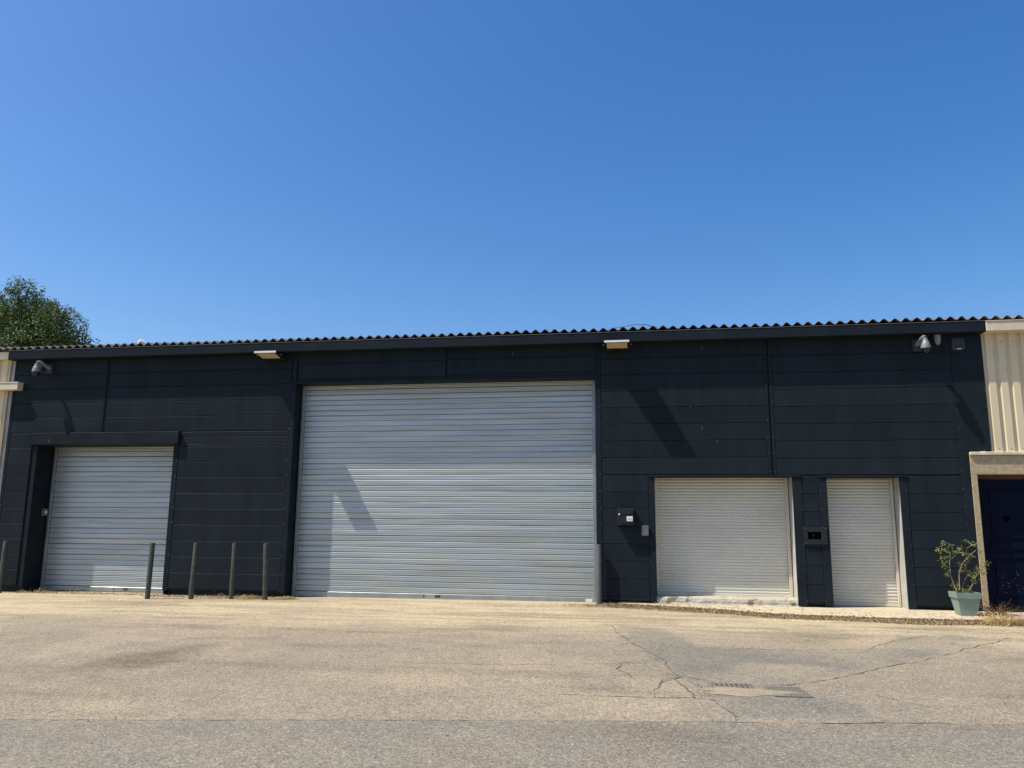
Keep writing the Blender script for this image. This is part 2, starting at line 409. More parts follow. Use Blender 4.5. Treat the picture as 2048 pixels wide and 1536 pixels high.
crack([(-0.9, -7.02), (0.0, -6.98), (0.35, -6.92), (0.6, -7.0)], 0.03, 0.05)
crack([(0.3, -6.05), (0.62, -6.3), (1.3, -6.25), (1.75, -5.85), (2.45, -5.1), (3.1, -4.45)], 0.032, 0.06)
crack([(3.3, -4.25), (3.9, -3.5), (4.6, -2.75)], 0.03, 0.06)
crack([(0.62, -4.3), (1.6, -4.22), (2.5, -4.0), (3.1, -3.2), (3.6, -2.75)], 0.028, 0.05)
crack([(1.25, -7.62), (2.2, -7.42)], 0.03, 0.03)
crack([(-4.94, -8.58), (-3.0, -8.27), (-1.1, -7.98), (0.4, -7.74), (2.8, -7.36)], 0.02, 0.03)
crack([(-2.9, -5.9), (-1.4, -5.75), (0.0, -5.4)], 0.018, 0.06)
crack([(-7.6, -3.9), (-6.4, -4.0), (-5.6, -3.4), (-4.9, -2.8)], 0.018, 0.06)
crack([(-6.0, -4.2), (-5.2, -4.5)], 0.014, 0.06)
crack([(1.9, -6.5), (2.5, -7.1)], 0.016, 0.08)
crack([(0.05, -5.2), (-0.25, -5.5), (-0.3, -5.9), (-0.1, -6.3)], 0.022, 0.08)
crack([(0.28, -6.05), (0.1, -6.35), (0.0, -6.95)], 0.022, 0.08)
crack([(0.15, -5.9), (0.45, -6.5), (0.5, -7.0)], 0.02, 0.09)
crack([(-0.25, -4.1), (-0.45, -4.5), (-0.4, -4.9)], 0.016, 0.08)
crack([(0.5, -7.0), (0.62, -7.4), (0.66, -7.7)], 0.022, 0.06)
crack([(-3.2, -1.9), (-2.2, -2.0), (-1.3, -1.8), (-0.55, -2.3)], 0.016, 0.09)
crack([(3.0, -6.4), (3.6, -6.0), (4.4, -5.9)], 0.014, 0.08)

# ------------------------------------------------------------------ concrete apron (pavement) on the right
edge = [(-0.80, 0.05), (0.0, -0.16), (0.9, -0.44), (1.8, -0.86), (2.4, -1.02), (3.6, -1.10), (4.9, -1.08), (5.35, -1.05)]
ez = []
for (ax, ay), (bx, by) in zip(edge[:-1], edge[1:]):
    k = max(2, int((bx - ax) / 0.08))
    for i in range(k):
        t = i / k; x = ax + (bx - ax) * t; ez.append((x, ay + (by - ay) * t + random.uniform(-0.012, 0.012)))
ez.append(edge[-1])
mb = MB(); prev = None
def slabz(x, y): return 0.045 - 0.012 * max(0, -y) + 0.006 * (float(fbm(np.array([x]), np.array([y]), 1.2, 77, 3)[0]) - 0.5)
for x, y in ez:
    rows = [(x, 0.55, 0.045)] + [(x, y * t, slabz(x, y * t)) for t in (0.0, 0.3, 0.6, 0.85, 0.96)] + [(x, y, slabz(x, y) - 0.012), (x, y - 0.01, ZG(x, y) - 0.05)]
    if y > 0: rows = [(x, 0.55, 0.045)] + [(x, 0.2, 0.043)] * 5 + [(x, 0.05, 0.03), (x, 0.04, -0.05)]
    if prev:
        for k in range(7): mb.quad(prev[k], prev[k + 1], rows[k + 1], rows[k])
    prev = rows
solo('pavement', mb, 'slab', kind='structure')
mb = MB(); mb.box(5.36, 9.5, -0.95, 0.5, -0.06, 0.035)
M['pinkslab'] = mat('pinkish_slab', (0.40, 0.30, 0.24), 0.9, var=0.15, scale=5, bump=0.004, bscale=40)
solo('pavement', mb, 'pinkslab', kind='structure')

# ------------------------------------------------------------------ the dark warehouse
SEAM_L, SEAM_M, SEAM_R, H = 1.911, 1.944, 1.915, 0.30
wh = thing('warehouse', 'long low warehouse clad in anthracite metal panels, between two cream units', 'building', (-3.6, 0.0, 0.0))
X0, X1, ZT, ZB = -12.84, 5.65, 4.66, 0.085
OPEN = {'left': (-12.11, -9.11, 2.86), 'main': (-6.64, -0.87, 4.00), 'win': (0.14, 2.46, 2.20), 'door': (3.02, 4.18, 2.19)}
# backing wall with its four openings, side and back walls
def wall(x0, x1, z0, z1):
    mb = MB(); mb.box(x0, x1, 0.032, 0.14, z0, z1); part('wall', mb, 'back', wh)
TW = 0.03
wall(-12.82, -12.15, 0.09, 4.62); wall(-12.15, -9.07, 2.90, 4.62); wall(-9.07, -6.68, 0.09, 4.62); wall(-6.68, -0.83, 4.04, 4.62)
wall(-0.83, 0.10, 0.09, 4.62); wall(0.10, 2.50, 2.24, 4.62); wall(2.50, 2.98, 0.09, 4.62); wall(2.98, 4.22, 2.23, 4.62); wall(4.22, 5.28, 0.09, 4.62); wall(5.28, 5.63, 2.63, 4.62)
for a in ((-12.82, -12.70, 0.16, 14.0), (5.50, 5.62, 0.40, 14.0)):
    mb = MB(); mb.box(a[0], a[1], a[2], a[3], -0.1, 4.70); part('wall', mb, 'plaster', wh)
mb = MB(); mb.box(-12.82, 5.62, 14.0, 14.12, -0.1, 4.70); part('wall', mb, 'plaster', wh)
for a, b_ in ((-12.1, -9.12), (-6.6, -0.9), (0.16, 2.44), (3.04, 4.16)):      # unseen dark sheet added behind each shutter to stop light leaks
    mb = MB(); mb.box(a - 0.05, b_ + 0.05, 0.62, 0.66, -0.05, 4.1); part('wall', mb, 'back', wh)
# dark plinth under the panels, set back
for a, b_ in ((-12.82, -12.16), (-9.06, -6.70)):
    mb = MB(); mb.box(a, b_, 0.10, 0.139, -0.15, 0.089); part('plinth', mb, 'back', wh)
for a, b_ in ((-0.80, 0.12), (2.50, 2.98), (4.22, 5.28)):
    mb = MB(); mb.box(a, b_, 0.10, 0.139, -0.15, 0.089); part('plinth', mb, 'back', wh)

# panels: course by course inside each bay, openings cut out
PAN = []
def panels(x0, x1, z0, z1, seam, cuts):
    k0 = math.floor((z0 - seam) / H); z = seam + k0 * H
    while z < z1:
        a, b_ = max(z, z0), min(z + H, z1)
        if b_ - a > 0.02:
            spans = [(x0, x1)]
            segz = sorted({a, b_} | {c[2] for c in cuts if a < c[2] < b_} | {c[3] for c in cuts if a < c[3] < b_})
            for s0, s1 in zip(segz[:-1], segz[1:]):
                if s1 - s0 < 0.03: continue
                sp = [(x0, x1)]
                for cx0, cx1, cz0, cz1 in cuts:
                    if cz0 < (s0 + s1) / 2 < cz1:
                        ns = []
                        for p, q in sp:
                            if cx1 <= p or cx0 >= q: ns.append((p, q)); continue
                            if p < cx0: ns.append((p, cx0))
                            if q > cx1: ns.append((cx1, q))
                        sp = ns
                for p, q in sp:
                    if q - p > 0.05: PAN.append((p, q, s0, s1))
        z += H
panels(-12.77, -10.725, ZB, 4.62, SEAM_L, [(-12.25, -9.0, -1, 3.10)])
panels(-10.655, -6.745, ZB, 4.62, SEAM_L, [(-12.25, -8.98, 2.86, 3.10), (-12.2, -9.00, -1, 3.0)])
panels(-6.605, -3.675, 4.05, 4.62, SEAM_L + 0.08, [])
panels(-3.645, -0.865, 4.05, 4.62, SEAM_L + 0.10, [])
panels(-0.775, 2.085, ZB, 4.62, SEAM_M, [(0.035, 2.62, -1, 2.235)])
panels(2.215, 5.145, ZB, 4.62, SEAM_R, [(0, 2.615, -1, 2.235), (2.885, 4.305, -1, 2.225)])
panels(2.615, 2.885, ZB, 2.22, SEAM_R, [(2.60, 2.98, 1.065, 1.352)])
for p, q, s0, s1 in PAN:
    if p < 2.615 and q > 2.885 and s1 < 2.2: continue
    mb = MB(); mb.cbox(p + 0.0015, q - 0.0015, 0.0, 0.031, s0 + 0.0006, s1 - 0.0006, 0.003, 0.011, 0.010)
    t = math.radians(random.gauss(0, 0.10)); t2 = math.radians(random.gauss(0, 0.02)); zc = (s0 + s1) / 2; xc = (p + q) / 2
    mb.v = [(x, y + (z - zc) * math.sin(t) + (x - xc) * math.sin(t2), z) for x, y, z in mb.v]
    part('panel', mb, 'panel', wh)

# flashings
scr = MB()
def screw(x, z, y=-0.004, r=0.0068):
    i = len(scr.v); scr.lathe([(r, 0.0), (r, 0.003), (r * 0.5, 0.005)], (0, 0, 0), 6)
    for k in range(i, len(scr.v)):
        a, b_, c_ = scr.v[k]; scr.v[k] = (x + a, y - c_, z + b_)
    scr.f[-2:] = [scr.f[-2], scr.f[-1]]
def trim(x0, x1, z0, z1, y0=-0.004, name='trim', m='trim', ret=None):
    mb = MB(); mb.cbox(x0, x1, y0, 0.0315, z0, z1, 0.0035)
    if ret: mb.box(*ret)
    return part(name, mb, m, wh)
def screws(x, z0, z1, step=0.30, ph=0.0):
    z = z0 + ph
    while z < z1: screw(x + random.uniform(-.003, .003), z + random.uniform(-.012, .012)); z += step
# left corner, left door jambs
trim(-12.84, -12.772, ZB, 4.60); screws(-12.79, 0.15, 4.5)
trim(-12.19, -12.11, ZB - 0.01, 2.858, ret=(-12.14, -12.112, 0.0317, 0.56, -0.02, 2.86), name='jamb')
trim(-9.11, -9.005, ZB - 0.01, 2.858, ret=(-9.108, -9.08, 0.0317, 0.56, -0.02, 2.86), name='jamb'); screws(-9.02, 0.13, 2.8)
mb = MB(); mb.cbox(-12.25, -8.985, -0.075, 0.031, 2.862, 3.098, 0.006); mb.box(-12.112, -9.108, 0.0312, 0.56, 2.862, 2.90); part('lintel', mb, 'trim', wh)
# main door
trim(-6.742, -6.64, ZB - 0.01, 3.998, ret=(-6.668, -6.642, 0.0317, 0.42, -0.02, 4.0), name='jamb'); screws(-6.73, 0.13, 3.9)
trim(-0.87, -0.778, ZB - 0.01, 3.998, ret=(-0.868, -0.842, 0.0317, 0.42, -0.02, 4.0), name='jamb'); screws(-0.79, 0.16, 3.75)
mb = MB(); mb.cbox(-6.742, -0.778, -0.012, 0.031, 4.0, 4.048, 0.004); mb.box(-6.64, -0.87, 0.0312, 0.42, 4.002, 4.04); part('header', mb, 'trim', wh)
# vertical joints: two flanges with a dark gap between
def joint(x, z0, z1, w=0.035, gap=0.018, scw=False):
    trim(x - w, x - gap / 2, z0, z1, y0=-0.003, name='joint_cover'); trim(x + gap / 2, x + w, z0, z1, y0=-0.003, name='joint_cover')
    if scw:
        screws(x - w * 0.75, z0 + 0.05, z1); screws(x + w * 0.75, z0 + 0.05, z1)
joint(-10.69, 3.10, 4.60, 0.034, 0.022); joint(-6.63, 4.05, 4.60, 0.024, 0.012); joint(-3.66, 4.05, 4.60, 0.014, 0.008); joint(-0.82, 4.05, 4.60, 0.044, 0.010)
joint(2.15, 2.24, 4.60, 0.064, 0.030, True)
for x in (-3.70, -3.62): screws(x, 4.12, 4.5, 0.25)
# window surround
trim(0.04, 0.14, ZB - 0.02, 2.198, ret=(0.112, 0.138, 0.0317, 0.10, -0.02, 2.2), name='jamb'); screws(0.055, 0.15, 2.1)
trim(2.46, 2.612, ZB - 0.02, 2.198, name='jamb'); screws(2.60, 0.15, 2.1)
mb = MB(); mb.cbox(0.04, 2.612, -0.022, 0.031, 2.20, 2.233, 0.004); mb.box(0.14, 2.46, 0.0312, 0.52, 2.202, 2.23); part('header', mb, 'trim', wh)
mb = MB(); mb.box(2.462, 2.50, 0.0317, 0.52, 0.0, 2.2); part('reveal', mb, 'plaster', wh)
mb = MB(); mb.box(0.10, 0.1115, 0.0317, 0.52, 0.0, 2.2); mb.box(0.1115, 0.138, 0.101, 0.52, 0.0, 2.2); part('reveal', mb, 'whitebar', wh)
# small door surround
trim(2.888, 3.02, ZB - 0.02, 2.188, ret=(2.992, 3.018, 0.0317, 0.50, -0.02, 2.19), name='jamb'); screws(2.905, 0.15, 2.1)
trim(4.18, 4.302, ZB - 0.03, 2.188, name='jamb'); screws(4.285, 0.15, 2.1)
mb = MB(); mb.cbox(2.888, 4.302, -0.022, 0.031, 2.19, 2.222, 0.004); mb.box(3.02, 4.18, 0.0312, 0.50, 2.192, 2.22); part('header', mb, 'trim', wh)
mb = MB(); mb.box(4.182, 4.22, 0.0317, 0.50, 0.0, 2.19); part('reveal', mb, 'plaster', wh)
# right corner
trim(5.147, 5.65, 2.625, 4.60); screws(5.165, 2.70, 4.5); screws(5.635, 2.75, 4.5)
trim(5.147, 5.292, ZB, 2.623); screws(5.165, 0.2, 2.55)
part('screws', scr, 'screw', wh, stuff=True)
# fascia with its folded top lip
mb = MB(); mb.cbox(-12.86, 5.665, -0.200, -0.004, 4.605, 4.784, 0.006)
fas = part('fascia', mb, 'trim', wh)
mb = MB(); mb.box(-12.86, 5.665, -0.206, -0.01, 4.7845, 4.7925); part('lip', mb, 'lip', fas)
mb = MB(); mb.box(-12.80, 5.60, -0.003, 0.031, 4.621, 4.78); part('soffit_board', mb, 'back', fas)

# corrugated roof
WP, WA = 0.177, 0.030
SHZ = [random.uniform(-0.007, 0.007) for _ in range(60)]; SHY = [random.uniform(0.0, 0.035) for _ in range(60)]
def corrugated(x0, x1, y0, z0, y1, slope, seg=8):
    k0 = math.ceil((x0 + 20) / WP * seg); xs = [x0] + [k / seg * WP - 20 for k in range(k0, int((x1 + 20) / WP * seg) + 1)] + [x1]
    mb = MB(); nn = len(xs)
    ys = [y0 + (y1 - y0) * t for t in (0, 0.15, 0.3, 0.45, 0.6, 0.8, 1.0)]
    for lay in (0.0, -0.008):
        for j, y in enumerate(ys):
            for x in xs:
                mb.v.append((x, y + (SHY[int((x + 20) / 0.975) % 60] if j == 0 else 0.0), z0 + (y - y0) * math.tan(slope) + WA * math.cos(2 * math.pi * (x + 20) / WP) + lay + (SHZ[int((x + 20) / 0.975) % 60] if j == 0 else 0.0) + 0.003 * math.sin(x * 1.7) * (j == 0))); mb.t.append(0.5)
    L = nn * len(ys)
    for lay in (0, 1):
        for j in range(len(ys) - 1):
            for i in range(nn - 1):
                q = (lay * L + j * nn + i, lay * L + j * nn + i + 1, lay * L + (j + 1) * nn + i + 1, lay * L + (j + 1) * nn + i)
                mb.f.append(q if lay == 0 else q[::-1])
    for i in range(nn - 1): mb.f.append((i + 1, i, L + i, L + i + 1))
    return mb
SL = math.radians(6)
part('roof', corrugated(-12.86, 5.67, -0.204, 4.850, 7.0, SL), 'roof', wh, angle=60)
mb = MB(); zr = 4.85 + 7.225 * math.tan(SL)
mb.quad((-12.86, 7.0, zr), (5.67, 7.0, zr), (5.67, 14.3, 4.80), (-12.86, 14.3, 4.80)); part('roof', mb, 'roof', wh)
for x in (-12.78, 5.58):
    mb = MB(); mb.tri((x, 0.0, 4.70), (x, 14, 4.70), (x, 7.0, zr - 0.05)); part('gable', mb, 'plaster', wh)
mb = MB(); mb.box(-12.80, 5.60, 0.0315, 0.10, 4.6205, 4.80); part('wall', mb, 'back', wh)

# roller shutters
def slat_profile(h, kind):
    if kind == 'zinc':
        P = [(0.020, 0), (0.020, .05), (0.003, .07), (-.0030, .13), (-.0046, .20), (-.0034, .28), (-.0004, .345), (-.0034, .40), (-.0048, .49), (-.0036, .59), (-.0004, .655), (-.0034, .71), (-.0048, .80), (-.0034, .90), (-.0004, .965), (0.001, 1)]
    else:
        P = [(0.007, 0), (0.005, .05), (-.001, .12), (-.0050, .28), (-.0065, .48), (-.0055, .68), (-.0025, .83), (0.002, .93), (0.007, 1)]
    return [(y, z * h) for y, z in P]
def shutter(x0, x1, z0, z1, y, pitch, kind, slatmat, barmat, label, rail=0.045, bar=0.09, railout=0.05):
    mb = MB(); mb.cbox(x0, x1, y - 0.018, y + 0.03, z0, z0 + bar, 0.006)
    sh = part('roller_shutter', mb, barmat, wh, label=label)
    for a, b_ in ((x0 - 0.005, x0 + rail), (x1 - rail, x1 + 0.005)):
        mb = MB(); mb.cbox(a, b_, y - railout, y - 0.0185, z0 + 0.002, z1, 0.004); part('guide_rail', mb, barmat, sh)
    VAR = []
    for v_ in range(6):                                           # six slightly differently dented slats
        prof = slat_profile(pitch, kind); nxs = max(8, int((x1 - x0) / 0.30)); xs_ = np.linspace(x0 + 0.004, x1 - 0.004, nxs)
        amp = 0.0035 if kind == 'zinc' else 0.0009
        dn = (fbm(xs_, np.full(nxs, 7.0 + v_ * 3.3), 1.3, 90 + v_, 3) - 0.5) * 2 * amp; tw = (fbm(xs_, np.full(nxs, 50.0 + v_), 0.9, 40 + v_, 2) - 0.5) * (0.05 if kind == 'zinc' else 0.012)
        mbs = MB(); m_ = len(prof)
        for a_, d_, w_ in zip(xs_, dn, tw):
            for y_, z_ in prof: mbs.v.append((a_, y_ + d_ + (z_ - pitch / 2) * w_, z_)); mbs.t.append(0.5)
        for i_ in range(nxs - 1):
            for k_ in range(m_ - 1): mbs.f.append((i_ * m_ + k_, (i_ + 1) * m_ + k_, (i_ + 1) * m_ + k_ + 1, i_ * m_ + k_ + 1))
        VAR.append(mbs.mesh('slat', slatmat, (0, 0, 0), smooth=True))
    z = z0 + bar; k = 0; rl = ROOT[wh]
    while z < z1:
        o = bpy.data.objects.new('slat', random.choice(VAR)); link(o, sh)
        dy = 0.0025 * math.sin(k * 0.9) * random.random() if kind == 'zinc' else 0.0
        o.location = (-rl[0], y - rl[1] + random.gauss(0, 0.0006) + dy, z - rl[2])
        o.rotation_euler = (math.radians(random.gauss(0, 1.3 if kind == 'zinc' else 0.35)), math.radians(random.gauss(0, 0.012)), 0)
        z += pitch; k += 1
    return sh
s1 = shutter(-12.075, -9.14, -0.015, 3.0, 0.49, 0.1035, 'zinc', 'zinc', 'zincbar', 'galvanised steel shutter of the smaller left doorway', rail=0.05)
s2 = shutter(-6.615, -0.895, -0.005, 4.12, 0.315, 0.1035, 'zinc', 'zinc', 'zincbar', 'wide galvanised steel shutter in the middle', rail=0.055, bar=0.10)
s3 = shutter(0.155, 2.445, 0.155, 2.26, 0.43, 0.0535, 'white', 'white', 'whitebar', 'off white slatted shutter over the window', bar=0.05, rail=0.05)
s4 = shutter(3.030, 4.165, 0.05, 2.25, 0.40, 0.0535, 'white', 'white', 'whitebar', 'tall narrow off white shutter over the door', bar=0.05, rail=0.04)
def plate(x0, x1, z0, z1, y, m, parent, name):
    mb = MB(); mb.cbox(x0, x1, y - 0.004, y + 0.001, z0, z1, 0.001); return part(name, mb, m, parent)
for sh, kx, bx, zz, yy in ((s1, -10.46, -10.20, 0.035, 0.472), (s2, -4.06, -3.80, 0.055, 0.297)):
    plate(kx - 0.010, kx + 0.010, zz - 0.022, zz + 0.022, yy, 'black', sh, 'lock'); plate(bx - 0.05, bx + 0.05, zz - 0.02, zz + 0.02, yy, 'redwood', sh, 'name_plate')
plate(-1.10, -0.98, 0.02, 0.068, 0.297, 'label', s2, 'label')
# painted rough sill under the window
mb = MB(); xs = np.linspace(0.09, 2.50, 60)
prev = None
for x in xs:
    w1 = 0.007 * (float(fbm(np.array([x]), np.array([3.0]), 5, 4)[0]) - 0.5); w2 = 0.012 * (float(fbm(np.array([x]), np.array([9.0]), 8, 4)[0]) - 0.5)
    rows = [(x, 0.50, 0.168), (x, 0.06 + w1, 0.160 + w2 * 0.5), (x, 0.035 + w1, 0.145 + w2), (x, 0.02 + w1 * 2, 0.10), (x, 0.02 + w2, 0.07), (x, 0.0 + w1 * 2, 0.03)]
    if prev:
        for k in range(5): mb.quad(prev[k], prev[k + 1], rows[k + 1], rows[k])
    prev = rows
part('sill', mb, 'sill', wh, smooth=True)
# pale scuffs on the paint
for x, z, dx, dz, y in ((-11.83, 2.90, 0.03, 0.07, -0.0765), (-2.41, 4.45, 0.012, 0.05, -0.0025), (0.98, 3.02, 0.02, 0.05, -0.0025), (0.79, 3.43, 0.014, 0.02, -0.0025), (1.02, 4.46, 0.02, 0.05, -0.0025), (4.29, 3.47, 0.014, 0.014, -0.0025), (1.23, 2.80, 0.012, 0.04, -0.0025)):
    mb = MB(); mb.quad((x, y, z), (x + 0.010, y, z), (x + dx + 0.006, y, z + dz), (x + dx - 0.004, y, z + dz)); part('scuff', mb, 'keypad', wh)

# ------------------------------------------------------------------ cream units left and right
def trapezoid_clad(x0, x1, z0, z1, y0=0.0, per=0.185, dep=0.035):
    prof = []; k = 0; x = x0
    while x < x1:
        for dx, y in ((0.0, dep), (0.045, dep), (0.062, 0.0), (0.168, 0.0), (0.185, dep)):
            if x + dx <= x1 + 1e-6: prof.append((x + dx, y0 + y))
        x += per
    mb = MB()
    for (a, ya), (b_, yb) in zip(prof[:-1], prof[1:]):
        if b_ - a > 1e-4: mb.quad((a, ya, z0), (b_, yb, z0), (b_, yb, z1), (a, ya, z1))
    return mb
ru = thing('cream_unit', 'cream corrugated unit with rough rendered doorway at the right end', 'building', (7.5, 0, 0))
cr = part('cladding', trapezoid_clad(5.652, 9.4, 2.605, 4.62, 0.0), 'cream', ru)
mb = MB(); mb.box(5.64, 9.4, 0.04, 0.2, 2.5, 4.7); part('wall', mb, 'plaster', ru)
scb = MB()
for z in (2.66, 4.46):
    x = 5.652 + 0.115
    while x < 9.3:
        i = len(scb.v); scb.lathe([(0.009, 0), (0.009, 0.004), (0.004, 0.006)], (0, 0, 0), 6)
        for k in range(i, len(scb.v)):
            a, b_, c_ = scb.v[k]; scb.v[k] = (x + a, -0.001 - c_, z + b_)
        x += 0.185
part('screws', scb, 'iron', ru, stuff=True)
mb = MB(); mb.cbox(5.668, 9.4, -0.205, 0.038, 4.610, 4.775, 0.008); gt = part('fascia', mb, 'creamtrim', ru)
mb = MB(); mb.box(5.668, 9.4, -0.215, -0.02, 4.7755, 4.788); part('lip', mb, 'creamtrim', gt)
part('roof', corrugated(5.671, 9.4, -0.204, 4.852, 7.0, SL), 'roof', ru, angle=60)
# rendered doorway
mb = MB(); mb.cbox(5.30, 9.4, -0.045, 0.05, 2.552, 2.604, 0.006); part('ledge', mb, 'ledge', ru)
def rbox(*a):
    mb = MB(); mb.cbox(*a, 0.008); part('surround', mb, 'render', ru)
rbox(5.296, 9.4, -0.006, 0.35, 2.235, 2.551); rbox(5.296, 5.395, -0.006, 0.35, -0.05, 2.2345); rbox(6.66, 9.4, -0.006, 0.35, -0.05, 2.2345)
mb = MB(); mb.box(5.396, 6.659, 0.19, 0.27, 2.17, 2.234); part('frame_head', mb, 'redwood', ru)
mb = MB(); mb.box(5.396, 5.45, 0.19, 0.27, 0.0, 2.169); part('frame_post', mb, 'navy', ru)
mb = MB(); mb.box(6.60, 6.659, 0.19, 0.27, 0.0, 2.169); part('frame_post', mb, 'navy', ru)
mb = MB(); mb.box(5.396, 6.659, 0.12, 0.35, -0.05, 0.055); part('threshold', mb, 'back', ru)
mb = MB(); mb.box(5.4505, 6.5995, 0.24, 0.28, 0.06, 2.168); dr = part('door', mb, 'navy', ru, label='dark navy wooden door with chipped paint')
def stile(x0, x1, z0, z1, nm='stile'):
    mb = MB(); mb.cbox(x0, x1, 0.212, 0.2395, z0, z1, 0.008); part(nm, mb, 'navy', dr)
stile(5.452, 5.56, 0.06, 2.166); stile(6.49, 6.598, 0.06, 2.166)
stile(5.5605, 6.4895, 2.05, 2.166, 'rail'); stile(5.5605, 6.4895, 1.02, 1.13, 'rail'); stile(5.5605, 6.4895, 0.88, 0.96, 'rail'); stile(5.5605, 6.4895, 0.06, 0.22, 'rail')
mb = MB(); mb.cbox(5.62, 6.43, 0.226, 0.2395, 1.19, 1.99, 0.010); part('door_panel', mb, 'navy', dr)
mb = MB(); mb.cbox(5.62, 6.43, 0.226, 0.2395, 0.27, 0.83, 0.010); part('door_panel', mb, 'navy', dr)
mb = MB(); mb.tube([(5.86, 0.226, 1.52), (5.86, 0.205, 1.52)], [0.045, 0.04], 12); part('knocker', mb, 'void', dr)
mb = MB()
for k in range(26):
    x = 5.62 + random.random() ** 1.3 * 0.5; z = random.uniform(0.25, 0.68); w = random.uniform(0.006, 0.03); h_ = random.uniform(0.003, 0.008); s_ = random.uniform(-.3, .3)
    mb.quad((x, 0.2235, z), (x + w, 0.2235, z + s_ * w), (x + w, 0.2235, z + s_ * w + h_ * 0.5), (x, 0.2235, z + h_))
part('paint_chips', mb, 'navychip', dr, stuff=True)
mb = MB(); mb.box(9.3, 9.4, 0.36, 14, -0.1, 4.8); part('wall', mb, 'plaster', ru)

lu = thing('cream_unit', 'cream metal unit cut off by the left edge of the photo', 'building', (-15, 0, 0))
part('cladding', trapezoid_clad(-17.0, -12.845, -0.05, 4.64, 0.0, per=0.19), 'cream', lu)
mb = MB(); mb.box(-17.0, -12.86, 0.04, 0.2, -0.1, 4.7); part('wall', mb, 'plaster', lu)
mb = MB(); mb.cbox(-17.0, -12.865, -0.120, 0.038, 4.645, 4.775, 0.008); gt = part('fascia', mb, 'creamtrim', lu)
mb = MB(); mb.box(-17.0, -12.865, -0.128, -0.02, 4.7755, 4.785); part('lip', mb, 'creamtrim', gt)
mb = MB(); mb.cbox(-17.0, -12.60, -0.155, -0.006, 3.985, 4.125, 0.006); mb.box(-17.0, -12.595, -0.165, -0.006, 4.1255, 4.145); part('canopy', mb, 'creamtrim', lu)
part('roof', corrugated(-17.0, -12.861, -0.204, 4.848, 7.0, SL), 'roof', lu, angle=60)
mb = MB(); mb.box(-17.0, -16.9, 0.21, 14, -0.1, 4.8); part('wall', mb, 'plaster', lu)

# ------------------------------------------------------------------ floodlights
def floodlight(x, z, label):
    t = thing('floodlight', label, 'floodlight', (x, -0.29, z), 'floodlights under the fascia')
    w = 0.215
    def L(mb, name, m, **k):                                    # tilt slightly: rear edge lower
        mb.v = [(x + a, -0.29 + b_, z + c_ - b_ * 0.16) for a, b_, c_ in mb.v]; return part(name, mb, m, t, **k)
    hs = L(MB().box(-w, w, -0.170, 0.14, 0.0, 0.045), 'housing', 'black')
    L(MB().cbox(-w - 0.004, w + 0.004, -0.186, -0.1705, -0.002, 0.034, 0.003), 'front_lip', 'lampwhite')
    L(MB().box(-w + 0.035, w - 0.035, -0.140, 0.095, -0.006, -0.0005), 'glass', 'lampglass')
    for s in (-1, 1): L(MB().box(s * w - 0.012 + s * 0.018, s * w + 0.012 + s * 0.018, -0.02, 0.20, 0.005, 0.032), 'bracket_arm', 'black')
    L(MB().box(-w - 0.03, w + 0.03, 0.2005, 0.287, -0.005, 0.045), 'bracket_plate', 'black')
    for k in range(9): L(MB().box(-w + 0.02 + k * 0.047, -w + 0.028 + k * 0.047, -0.12, 0.12, 0.0455, 0.07), 'cooling_fin', 'black')
    for s in (-1, 1):
        mb = MB().tube([(s * (w + 0.03), 0.0, 0.018), (s * (w + 0.042), 0.0, 0.018)], 0.010, 8); L(mb, 'bolt', 'screw')
    return t
floodlight(-7.085, 4.50, 'floodlight left of the wide shutter, under the fascia')
floodlight(-0.46, 4.51, 'floodlight right of the wide shutter, under the fascia')

# ------------------------------------------------------------------ security cameras
def seccam(x, z, arm_dx, label):
    t = thing('security_camera', label, 'camera', (x, -0.40, z), 'dome security cameras')
    y = -0.40; t.scale = (0.74,) * 3; t.location = (x, -0.40 * 0.74, z + 0.07)
    mb = MB().lathe([(0.035, 0.30), (0.055, 0.285), (0.058, 0.235), (0.072, 0.215), (0.098, 0.15), (0.105, 0.085), (0.108, 0.07), (0.098, 0.068)], (x, y, z), 22)
    part('housing', mb, 'camgrey', t, angle=40)
    mb = MB().lathe([(0.098, 0.067), (0.096, 0.045)], (x, y, z), 22); part('collar', mb, 'black', t, angle=40)
    mb = MB().lathe([(0.085 * math.cos(a), 0.044 - 0.105 * math.sin(a)) for a in [k * math.pi / 2 / 8 for k in range(8)]] + [(0.006, -0.062)], (x, y, z), 20)
    part('dome', mb, 'glassdark', t, angle=60)
    mb = MB().tube([(x - 0.02, y - 0.085, z - 0.005), (x - 0.021, y - 0.098, z - 0.010)], 0.028, 12); part('lens', mb, 'camdark', t, smooth=False)
    mb = MB().tube([(x, y, z + 0.285), (x, y, z + 0.33), (x + arm_dx * 0.15, y + 0.05, z + 0.345), (x + arm_dx * 0.6, y + 0.22, z + 0.30), (x + arm_dx, -0.03, z + 0.24)], [0.038, 0.042, 0.045, 0.050, 0.058], 14)
    part('arm', mb, 'camgrey', t, angle=50)
    mb = MB().cbox(x + arm_dx - 0.10, x + arm_dx + 0.10, -0.05, -0.0065, z + 0.08, z + 0.36, 0.01); part('wall_plate', mb, 'camdark', t)
seccam(-12.09, 4.19, 0.10, 'dome security camera above the smaller left shutter')
seccam(4.67, 4.20, -0.06, 'dome security camera high at the right end of the facade')
def sensor(x, y, z, label):
    t = thing('alarm_sensor', label, 'sensor', (x, y, z), 'small hanging sensors')
    mb = MB().lathe([(0.012, -0.02), (0.030, 0.0), (0.045, 0.03), (0.052, 0.08), (0.052, 0.15)], (x, y, z), 16); part('body', mb, 'camgrey', t, angle=50)
    mb = MB().box(x - 0.06, x + 0.06, y - 0.04, y + 0.07, z + 0.1505, z + 0.17); part('bracket', mb, 'camdark', t)
